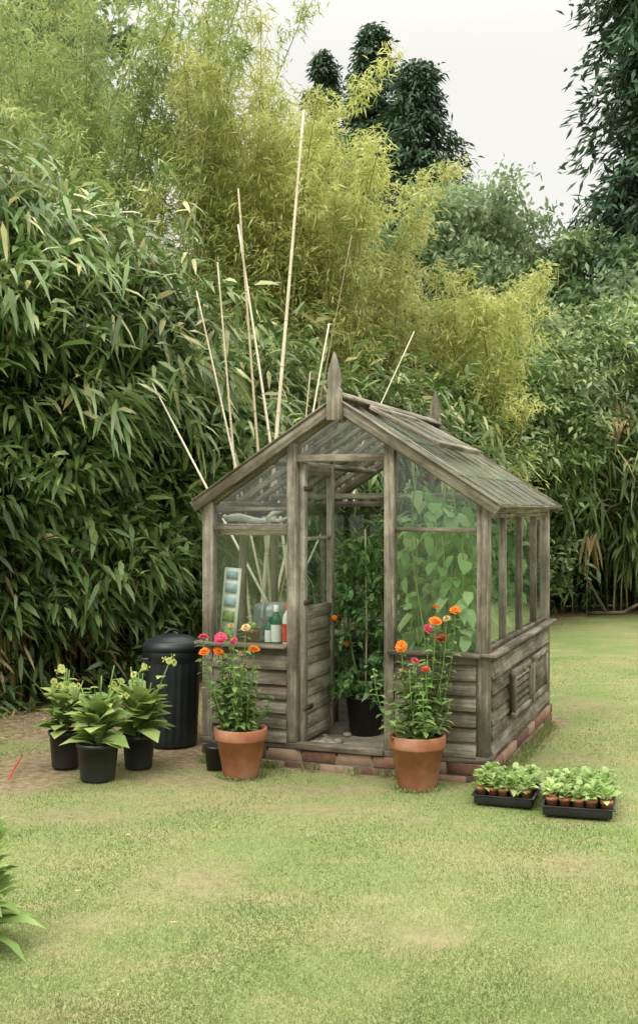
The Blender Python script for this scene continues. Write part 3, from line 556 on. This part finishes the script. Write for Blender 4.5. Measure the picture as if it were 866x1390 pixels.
for side in(-1,1):
    te=-.06 if side>0 else -.03
    sn_=np.array([side*(RZ-EZ),0,W/2]); sn_/=np.linalg.norm(sn_)
    for i in range(8):
        for k,(ta,tb) in enumerate(((te,.26),(.235,.62),(.595,.985))):
            o=sn_*(.004+.003*k); a=yl[i]+.008; b=yl[i+1]-.008
            o2=sn_*(.0)
            RG.quad(sp_(side,ta,a)+o,sp_(side,ta,b)+o,sp_(side,tb,b)+o2,sp_(side,tb,a)+o2)
RG.quad(vp(.91,y0+.02,0),vp(.91,y1-.02,0),vp(.50,y1-.02,.04),vp(.50,y0+.02,.04))
RG.build('roof_glass',M_roofg,gh)
DR=MB(); hx=.65; dl=.55; z0,z1=.145,1.85; ys0=.05
for yy in(ys0+.03,ys0+dl-.03): DR.beam((hx,yy,z0),(hx,yy,z1),Y_,.058,.036,rnd=1.2)
for zz,hh in((z1-.03,.055),(.93,.07),(z0+.035,.07),(1.39,.022)): DR.beam((hx,ys0+.058,zz),(hx,ys0+dl-.058,zz),Z_,hh,.034,rnd=1.2)
for i in range(7):
    zc=z0+.12+i*.1
    if zc<.9: DR.beam((hx+.004,ys0+.06,zc),(hx+.004,ys0+dl-.06,zc),Z_-X_*.13,.103,.012,rnd=1.0+.5*rng.random())
DR.build('door',M_wood,gh,bevel=.003)
DG=MB(); DG.quad((hx,ys0+.06,.965),(hx,ys0+dl-.06,.965),(hx,ys0+dl-.06,1.79),(hx,ys0+.06,1.79)); DG.build('door_glass',M_glass,gh)
DH=MB(); 
for zz in(.35,1.0,1.7): DH.beam((hx+.021,ys0-.01,zz),(hx+.021,ys0+.14,zz),Z_,.03,.004)
DH.tube(np.array([(hx+.02,ys0+dl-.05,1.0),(hx+.06,ys0+dl-.05,1.0),(hx+.06,ys0+dl-.11,1.0)]),.007,6); DH.build('door_ironmongery',simplemat('rusty_iron',[(0.3,(0.05,0.035,0.028)),(0.7,(0.14,0.08,0.05))],rough=.7),gh)
SG=MB()
for yy in np.linspace(.11,2.0,18): SG.beam((.09,yy,.70),(.56,yy,.70),Y_,.085,.018)
for xx in(.1,.53):
    SG.beam((xx,.1,.665),(xx,2.05,.665),Z_,.05,.03)
    for yy in(.14,1.0,1.95): SG.beam((xx,yy,.1),(xx,yy,.64),X_,.04,.04)
SG.beam((.08,.16,1.475),(.56,.16,1.475),Y_,.14,.014); SG.beam((.08,.1,1.435),(.56,.1,1.435),Z_,.05,.012,)
SG.build('staging_bench',M_wood,gh,bevel=.002)
# ------------------------------------------------------------------ things inside
def lin(n_): return np.linspace(0,1,n_)
M_white=simplemat('white_plastic',[(0.3,(0.62,0.62,0.58)),(0.7,(0.78,0.77,0.73))],rough=.4,bump=.02)
M_bone=simplemat('bleached_wood',[(0.3,(0.5,0.48,0.42)),(0.7,(0.78,0.76,0.70))],rough=.7,bump=.3,bscale=40)
M_redp=simplemat('red_plastic',[(0.3,(0.5,0.03,0.02)),(0.7,(0.65,0.05,0.04))],rough=.4,bump=.02)
M_greenp=simplemat('green_plastic',[(0.3,(0.01,0.10,0.05)),(0.7,(0.02,0.16,0.08))],rough=.35,bump=.02)
M_blue=simplemat('printed_blue',[(0.3,(0.20,0.32,0.42)),(0.7,(0.42,0.52,0.58))],scale=60,rough=.5,bump=.0)
M_galv=simplemat('galvanised_steel',[(0.3,(0.22,0.26,0.27)),(0.7,(0.40,0.45,0.46))],scale=18,rough=.45,metal=.4,bump=.05)
M_labg=simplemat('printed_green',[(0.3,(0.05,0.16,0.04)),(0.7,(0.35,0.4,0.12))],scale=30,rough=.5,bump=0)
def bottle(name,lx,ly,z,r,h,mat,capm,label=None):
    mb=MB(); c=toW(lx,ly,z)
    mb.lathe([(0.001,0),(r*.95,0),(r,.008),(r,h*.62),(r*.85,h*.72),(r*.4,h*.8),(r*.38,h*.86)],24,0)
    mb.lathe([(r*.5,h*.84),(r*.52,h*.86),(r*.5,h),(0.001,h)],20,1); mb.lathe([(r*1.01,h*.12),(r*1.015,h*.13),(r*1.015,h*.52),(r*1.01,h*.53)],24,2)
    mb.build(name,[mat,capm,label or M_white],smooth=True).location=c
bottle('green_bottle',.44,.15,.712,.034,.26,M_greenp,M_white)
bottle('white_bottle',.525,.13,.712,.032,.28,M_white,M_redp,M_redp)
bottle('spray_bottle',.37,.2,.712,.028,.18,M_greenp,M_greenp,M_white)
mb=MB(); 
def rbox(mb,lx,ly,z0,z1,w_,d_,mat,lean=0):
    a=toW(lx,ly,z0); b=toW(lx+lean,ly+.03,z1); mb.beam(a,b,toW(1,0)-toW(0,0),w_,d_,mat)
rbox(mb,.115,.12,.712,1.2,.115,.012,0,.03)
a=toW(.115,.113,.712);b=toW(.145,.143,1.2);off=(toW(0,-1)-toW(0,0))*.008
for f0,f1,mt in((.86,.96,1),(.68,.80,1),(.50,.62,1),(.30,.44,2),(.06,.24,2)): mb.beam(a+(b-a)*f0+off,a+(b-a)*f1+off,toW(1,0)-toW(0,0),.08,.002,mt)
mb.build('seed_growing_guide',[M_white,M_blue,M_labg])
mb=MB(); mb.lathe([(0.001,0),(.12,0),(.125,.01),(.12,.20),(.115,.23),(.08,.245),(.001,.25)],32,0)
mb.tube([(.10,0,.05),(.20,0,.14),(.31,0,.28)],[.02,.015,.012],10,0); mb.lathe([(.012,0),(.04,.03),(.042,.034),(.001,.04)],16,0,(.31,0,.275))
th=np.linspace(0,np.pi,12); mb.tube(np.stack([-.06-.1*np.sin(th),0*th,.15+.13*np.cos(th)],-1),.008,8,0)
o=mb.build('watering_can',[M_galv],smooth=True); o.location=toW(.27,.48,.71); o.rotation_euler=(0,0,1.2)
mb=MB(); p=toW(.10,.15,1.51); ax=toW(1,0)-toW(0,0)
t=lin(10)[:,None]; mb.tube(p+ax*t*.34+UP*(.012*np.sin(t*7)),.026-.012*np.abs(lin(10)-.2),8,0)
mb.tube(np.stack([p+ax*.28+UP*0,p+ax*.33+UP*.045,p+ax*.40+UP*.06]),[.022,.017,.008],7,0); mb.tube(np.stack([p+ax*.3,p+ax*.37+UP*-.01,p+ax*.42+UP*.015]),[.018,.014,.007],7,0)
mb.tube(np.stack([p,p-ax*.02+UP*.02,p-ax*.04+UP*.01]),[.02,.014,.006],7,0); mb.build('driftwood',M_bone,smooth=True)
def smallpot(mb,c,r,h,mat,soil=1,k=20):
    mb.lathe([(r*.02,0),(r*.7,0),(r*.93,h*.78),(r,h*.78),(r*1.02,h),(r*.9,h),(r*.88,h*.86),(0.001,h*.86)],k,mat,c)
for (lx,ly) in((.25,.2),(.42,.36),(.16,.8),(.3,1.1),(.2,1.4),(.42,1.3)):
    mb=MB(); smallpot(mb,(0,0,0),.055,.1,0); f=mb
    f.leaves(rn(24,.015)*[1,1,0]+UP*.09,rn(24,.6)*[1,1,.2]+UP*.6,UP+rn(24,.3),.09,.035,.4,None,1)
    o=mb.build('potted_seedling',[M_terra,M_seed]); o.location=toW(lx,ly,.71)
def tomato(name,lx,ly,H,n_,fruit,z0=.095,spread=.24,leafm=M_tom):
    c=toW(lx,ly,z0); mb=MB(); mb.lathe([(.001,0),(.1,0),(.125,.24),(.13,.24),(.132,.25),(.118,.25),(.115,.22),(.001,.22)],30,0)
    mb.tube(np.array([(0,0,.1),(.01,.01,H*.5),(0,0,H)]),.006,6,3)
    for s_ in range(3):
        t=np.linspace(0,1,8)[:,None]; d0=rn(1,.1)[0]*[1,1,0]; pts=UP*.2+UP*(H-.25)*t+d0*np.sin(t*3); mb.tube(pts,.006,5,1)
        m_=n_//3; tt=.05+.95*rng.random(m_); base=UP*.2+UP*(H-.25)*tt[:,None]+d0*np.sin(tt*3)[:,None]
        az=rng.random(m_)*6.283; bd=np.stack([np.cos(az),np.sin(az),.25+0*az],-1); ln=spread*(.6+.7*rng.random(m_))*(1-.35*tt)
        k=15; s2=(np.arange(k)/k*.85+.15)[None]; PP=(base[:,None]+bd[:,None]*(ln[:,None]*s2)[...,None]-UP*(s2**2*ln[:,None]*.5)[...,None]).reshape(-1,3)
        mb.leaves(PP,np.repeat(bd,k,0)*.4+rn(m_*k,.6)-UP*.2,UP+rn(m_*k,.5),.055*(.6+.7*rng.random(m_*k)),.032,.4,None,2,hi=False)
    for f_ in range(fruit):
        q=rn(1,.08)[0]*[1,1,0]+UP*rng.uniform(.4,H*.75); mb.lathe([(.001,-.02),(.015,-.015),(.022,0),(.015,.015),(.001,.02)],10,4,q)
    o=mb.build(name,[M_black,M_stem,leafm,M_cane,M_orange]); o.location=c
tomato('tomato_plant',.86,.66,1.35,120,2)
tomato('tomato_plant',1.04,1.0,1.6,150,1)
tomato('tomato_plant',1.15,1.55,1.7,140,1)
tomato('tomato_plant',.85,1.75,1.7,140,1)
mb=MB()
for i in range(26):
    lx,ly=rng.uniform(1.15,1.72),rng.uniform(.25,2.05); H=rng.uniform(1.4,1.8) if lx<1.5 else rng.uniform(1.15,1.4); t=np.linspace(0,1,10)[:,None]
    b=toW(lx,ly,.1); pts=b+UP*min(H,slopez(lx)-.22)*t+rn(1,.04)[0]*[1,1,0]*np.sin(t*6); mb.tube(pts,.005,5,1)
    m_=36; tt=rng.random(m_)**.8; base=b+UP*H*tt[:,None]; az=rng.random(m_)*6.283; bd=np.stack([np.cos(az),np.sin(az),.4+0*az],-1)
    PP=base+bd*.07; 
    lxx,lyy=toL(PP[:,0],PP[:,1]); lxx=np.clip(lxx,.95,1.62); lyy=np.clip(lyy,.14,2.02); q=toW(lxx,lyy,0); PP[:,:2]=q[:,:2]
    PP[:,2]=np.minimum(PP[:,2],EZ+(RZ-EZ)*(1-np.abs(lxx-W/2)/(W/2))-.22-.1*rng.random(m_))
    mb.leaves(PP,bd*[.4,.4,.2]+rn(m_,.25)-UP*.4,UP*.5+bd*.5+rn(m_,.3),.11*(.5+.7*rng.random(m_)),.095*(.6+.5*rng.random(m_)),.35,None,0,shape=(.18,.62,.95,.95),fold=.15)
mb.build('cucumber_vine',[M_cuc,M_stem])
mb=MB()
for i in range(22):
    c=toW(rng.uniform(.69,.86),rng.uniform(.08,.4),.135); r_=rng.uniform(.015,.04); mb.lathe([(.001,-r_*.6),(r_,-r_*.2),(r_*.9,r_*.4),(.001,r_*.6)],7,0,c)
mb.build('rubble_stones',M_conc)
# ------------------------------------------------------------------ canes leaning behind greenhouse
def P3(px,py,D): return np.array([(px-433)/1530*D,D,1.58+(690-py)/1530*D])
canes=[((375,600),(412,150),8.9,.018,0),((352,610),(322,255),8.8,.013,1),((364,600),(326,305),9.0,.014,0),((322,640),(293,355),8.7,.012,0),((318,625),(267,395),8.6,.011,0),((283,665),(203,515),8.4,.011,0),((412,600),(421,505),9.4,.010,1),((422,570),(450,440),9.6,.013,0),((428,570),(478,320),9.8,.008,1),((517,548),(562,450),10.2,.010,0)]
for (a,b,D,r_,mk) in canes:
    A=P3(*a,D);B=P3(*b,D+.25); d=(B-A); t0=(A[2]-.0)/d[2]; base=A-d*t0; tt=lin(14)[:,None]; wv_=np.array([rng.normal(0,.03),rng.normal(0,.03),0]); pts=base+(B-base)*tt+wv_*np.sin(tt*4)
    mb=MB(); rr=r_*(1.15-.6*lin(14)); mb.tube(pts,rr,8,0)
    for q in np.linspace(.1,.95,12): c=base+(B-base)*q+wv_*np.sin(q*4); dd=nrm(B-base)*.004; mb.tube(np.stack([c-dd,c,c+dd]),r_*1.22*(1.15-.6*q),8,0)
    mb.build('bamboo_cane',[M_caned if mk else M_cane])
# ------------------------------------------------------------------ dustbin
db=empty('dustbin',(-.98,7.56,0)); mb=MB()
rib=lambda prof,ang: (np.where((prof[:,1]>.05)&(prof[:,1]<.56),1,0)[:,None])*(.002*np.sin(ang*22)[None])
mb.lathe([(.001,.0),(.155,.0),(.162,.01),(.163,.05),(.164,.055),(.182,.55),(.183,.56),(.188,.565),(.192,.60),(.194,.605),(.194,.64),(.188,.645),(.186,.66),(.18,.66)],176,0,mod=rib); mb.build('body',M_bin,db,smooth=True)
mb=MB(); mb.lathe([(.198,.635),(.203,.637),(.204,.665),(.196,.675),(.19,.69),(.17,.70),(.15,.703),(.14,.718),(.08,.732),(.001,.738)],64,0); mb.build('lid',M_bin,db,smooth=True)
mb=MB(); th=np.linspace(0,np.pi,12); mb.tube(np.stack([.055*np.cos(th),0*th,.725+.04*np.sin(th)],-1),.01,8,0)
for s_ in(-1,1):
    mb.tube(np.stack([s_*(.185+.045*np.sin(th)),.06*np.cos(th),.585+0*th],-1),.011,8,0)
o=mb.build('handles',M_bin,db,smooth=True); db.rotation_euler=(0,0,.5)
# ------------------------------------------------------------------ potted plants
def terrapot(parent,r,h):
    mb=MB(); mb.lathe([(.001,0),(r*.66,0),(r*.68,.006),(r*.92,h*.76),(r*.985,h*.765),(r,h*.79),(r,h*.985),(r*.985,h),(r*.9,h),(r*.87,h*.9),(r*.87,h*.88)],56,0); mb.build('pot',M_terra,parent,smooth=True)
    mb=MB(); mb.lathe([(r*.875,h*.89),(r*.4,h*.9),(.001,h*.91)],30,0); mb.build('soil',M_soil,parent)
def blossom(mb,c,ax,r,mat,layers=3):
    ax=nrm(np.array(ax)); a=nrm(np.cross(ax,[.3,.9,.1])); b=np.cross(ax,a)
    for l in range(layers):
        k=13-2*l; th=np.arange(k)/k*6.283+l*.3; d=np.cos(th)[:,None]*a+np.sin(th)[:,None]*b
        mb.leaves(c+d*.006+ax*(.004*l),d+ax*(.12+.28*l),np.repeat(ax[None],k,0),r*(1-.2*l)*(.9+.2*rng.random(k)),r*.48,.1,None,mat,shape=(.35,.8,.8,1.0),fold=.05)
    th=np.arange(12)/12*6.283; d=np.cos(th)[:,None]*a+np.sin(th)[:,None]*b; mb.leaves(c+ax*.008+d*.002,d*.6+ax,np.repeat(ax[None],12,0),.013,.007,0,None,3)
def zinnia(name,X,Y,r,h,fl,px0,seed):
    e=empty(name,(X,Y,0)); terrapot(e,r,h); mb=MB()
    mats=[M_zleaf,M_stem,M_orange,M_eye,M_pink,M_red,M_cream]
    stems=[]
    for (px,py,mt,rr) in fl:
        dx=(px-px0)/1530*Y; z=1.58-(py-690)*Y/1530; stems.append((np.array([dx,rng.uniform(-.1,.08),z]),mt,rr))
    for i in range(30): stems.append((np.array([rng.normal(0,.10),rng.normal(0,.09),rng.uniform(h+.10,h+.42)]),None,0))
    for tip,mt,rr in stems:
        b=np.array([tip[0]*.25+rng.normal(0,.02),tip[1]*.3,h*.88]); t=lin(9)[:,None]; cv=b+(tip-b)*t+np.array([tip[0]*.5,tip[1]*.5,0])*(np.sin(t*np.pi)*.35)
        mb.tube(cv,np.linspace(.0045,.003,9),5,1)
        L=np.linalg.norm(tip-b); m_=int(L/.04)
        for q in range(m_):
            f=(q+.6)/m_; c=b+(tip-b)*f+np.array([tip[0]*.5,tip[1]*.5,0])*(math.sin(f*np.pi)*.35); az=q*1.57+rng.random(); d=np.array([[math.cos(az),math.sin(az),.45],[-math.cos(az),-math.sin(az),.45]])+rn(2,.15)
            sz=.095*(1-.45*f)*(.8+.4*rng.random()); mb.leaves(np.repeat(c[None],2,0),d,np.repeat(UP[None],2,0)+rn(2,.2),sz,sz*.42,.45,None,0,shape=(.25,.65,1,.8))
        if mt is not None: blossom(mb,tip,np.array([rng.normal(0,.3),-.55+rng.normal(0,.25),.8]),rr,mt)
    mb.build('zinnias',mats,e)
O,P_,R_,C_=2,4,5,6
zinnia('potted_zinnia',-.46,6.66,.155,.285,[(277,864,P_,.03),(300,865,P_,.036),(318,868,P_,.02),(335,850,C_,.026),(345,880,O,.032),(297,884,O,.034),(279,883,O,.03),(329,886,C_,.024),(331,905,R_,.018),(312,852,C_,.018)],327,1)
zinnia('potted_zinnia',.556,6.38,.16,.30,[(592,827,O,.03),(606,840,C_,.02),(618,829,O,.028),(583,856,P_,.032),(590,843,O,.034),(545,878,O,.034),(563,899,P_,.026),(600,867,R_,.034),(545,912,C_,.022),(575,905,R_,.018)],566,2)
def nicot(name,X,Y,r,h,sc,nfl):
    e=empty(name,(X,Y,0)); mb=MB(); mb.lathe([(.001,0),(r*.8,0),(r*.83,.01),(r*.97,h*.9),(r*1.03,h*.9),(r*1.04,h),(r*.94,h),(r*.92,h*.9),(.001,h*.9)],40,0); mb.build('pot',M_black,e,smooth=True)
    mb=MB(); n_=54; f=rng.random(n_); az=np.arange(n_)*2.4; bd=np.stack([np.cos(az),np.sin(az),.35+1.6*f],-1)
    mb.leaves(np.stack([.02*np.cos(az),.02*np.sin(az),h*.92+f*.16*sc],-1),bd+rn(n_,.12),UP-bd*.2+rn(n_,.15),.23*sc*(.7+.5*rng.random(n_)),.095*sc,.4,None,0,shape=(.3,.68,.9,.95),fold=.12)
    for i in range(4+nfl):
        tip=np.array([rng.normal(0,.07),rng.normal(0,.06),h+rng.uniform(.24,.42)*sc]); b=np.array([0,0,h*.9]); t=lin(6)[:,None]; mb.tube(b+(tip-b)*t,.004,5,1)
        for q in range(5):
            c=b+(tip-b)*(.2+.15*q); az_=rng.random()*6.28; mb.leaves(c[None],np.array([[math.cos(az_),math.sin(az_),.5]]),UP[None],.13*sc*(1-.1*q),.05*sc,.4,None,0)
        if i<nfl:
            for q in range(4):
                c=tip+rn(1,.02)[0]; d=nrm(np.array([rng.normal(),rng.normal()-.4,.3])); mb.tube(np.stack([tip,c+d*.03]),[.002,.004],5,2); blossom(mb,c+d*.032,d,.018,2,1)
    mb.build('leaves',[M_nleaf,M_stem,M_lime,M_lime],e)
nicot('potted_nicotiana',-1.55,6.9,.1,.22,1.05,3)
nicot('potted_nicotiana',-1.29,6.58,.122,.215,1.1,1)
nicot('potted_nicotiana',-1.10,6.88,.1,.2,1.2,2)
mb=MB(); mb.lathe([(.001,0),(.06,0),(.075,.13),(.08,.13),(.08,.145),(.07,.145),(.001,.12)],24,0); o=mb.build('plant_pot',M_black,smooth=True); o.location=(-.62,6.83,0)
def tray(name,X,Y,w_,d_,nx_,ny_,rz):
    e=empty(name,(X,Y,.0),rz); mb=MB(); mb.beam((-w_/2,0,.008),(w_/2,0,.008),Y_,d_,.008)
    for s_ in(-1,1):
        mb.beam((-w_/2,s_*d_/2,.025),(w_/2,s_*d_/2,.025),Z_,.045,.006,ext=.003); mb.beam((s_*w_/2,-d_/2+.003,.025),(s_*w_/2,d_/2-.003,.025),Z_,.044,.006)
        mb.beam((-w_/2,s_*(d_/2+.006),.0485),(w_/2,s_*(d_/2+.006),.0485),Y_,.02,.005,ext=.016); mb.beam((s_*(w_/2+.006),-d_/2+.004,.0485),(s_*(w_/2+.006),d_/2-.004,.0485),X_,.02,.005)
    mb.build('tray',M_black,e,bevel=.0015)
    pm=MB(); fm=MB()
    for i in range(nx_):
        for j in range(ny_):
            c=np.array([(i+.5)/nx_*w_-w_/2,(j+.5)/ny_*d_-d_/2,.013])+rn(1,.003)[0]*[1,1,0]; rr=min(w_/nx_,d_/ny_)*.47
            smallpot(pm,c,rr,.075,0,k=16); n_=20; az=rng.random(n_)*6.28; f=rng.random(n_); sz=.7+.6*rng.random()
            fm.leaves(c+UP*.065+np.stack([.01*np.cos(az),.01*np.sin(az),f*.05],-1),np.stack([np.cos(az),np.sin(az),.5+1.2*f],-1)+rn(n_,.2),UP+rn(n_,.3),sz*.07*(.6+.6*rng.random(n_)),.032,.4,None,0,shape=(.3,.7,.95,.9))
    pm.build('pots',M_terra,e,smooth=True); fm.build('seedlings',M_seed,e)
tray('seed_tray',1.03,6.15,.30,.36,5,5,-.32)
tray('seed_tray',1.38,5.98,.34,.46,5,6,-.27)
mb=MB(); c=np.array([-1.24,4.1,0]); n_=120; az=rng.random(n_)*6.283; f=rng.random(n_); bd=np.stack([np.cos(az),np.sin(az),.4+2.6*f],-1)
mb.leaves(c+UP*.02+bd*.02+UP*(f*.28)[:,None],bd,UP+rn(n_,.25),.25*(.7+.5*rng.random(n_)),.055,.5,None,0,shape=(.3,.7,.95,.8)); mb.tube(np.stack([c,c+UP*.3]),.008,5,1); mb.build('border_plant',[M_nleaf,M_stem])
mb=MB(); t=lin(10)[:,None]; mb.tube(np.array([-1.79,6.5,.015])+np.array([-.05,.5,0.03])*t,.005,6,0); mb.build('plant_stake',M_redp)
print('done')
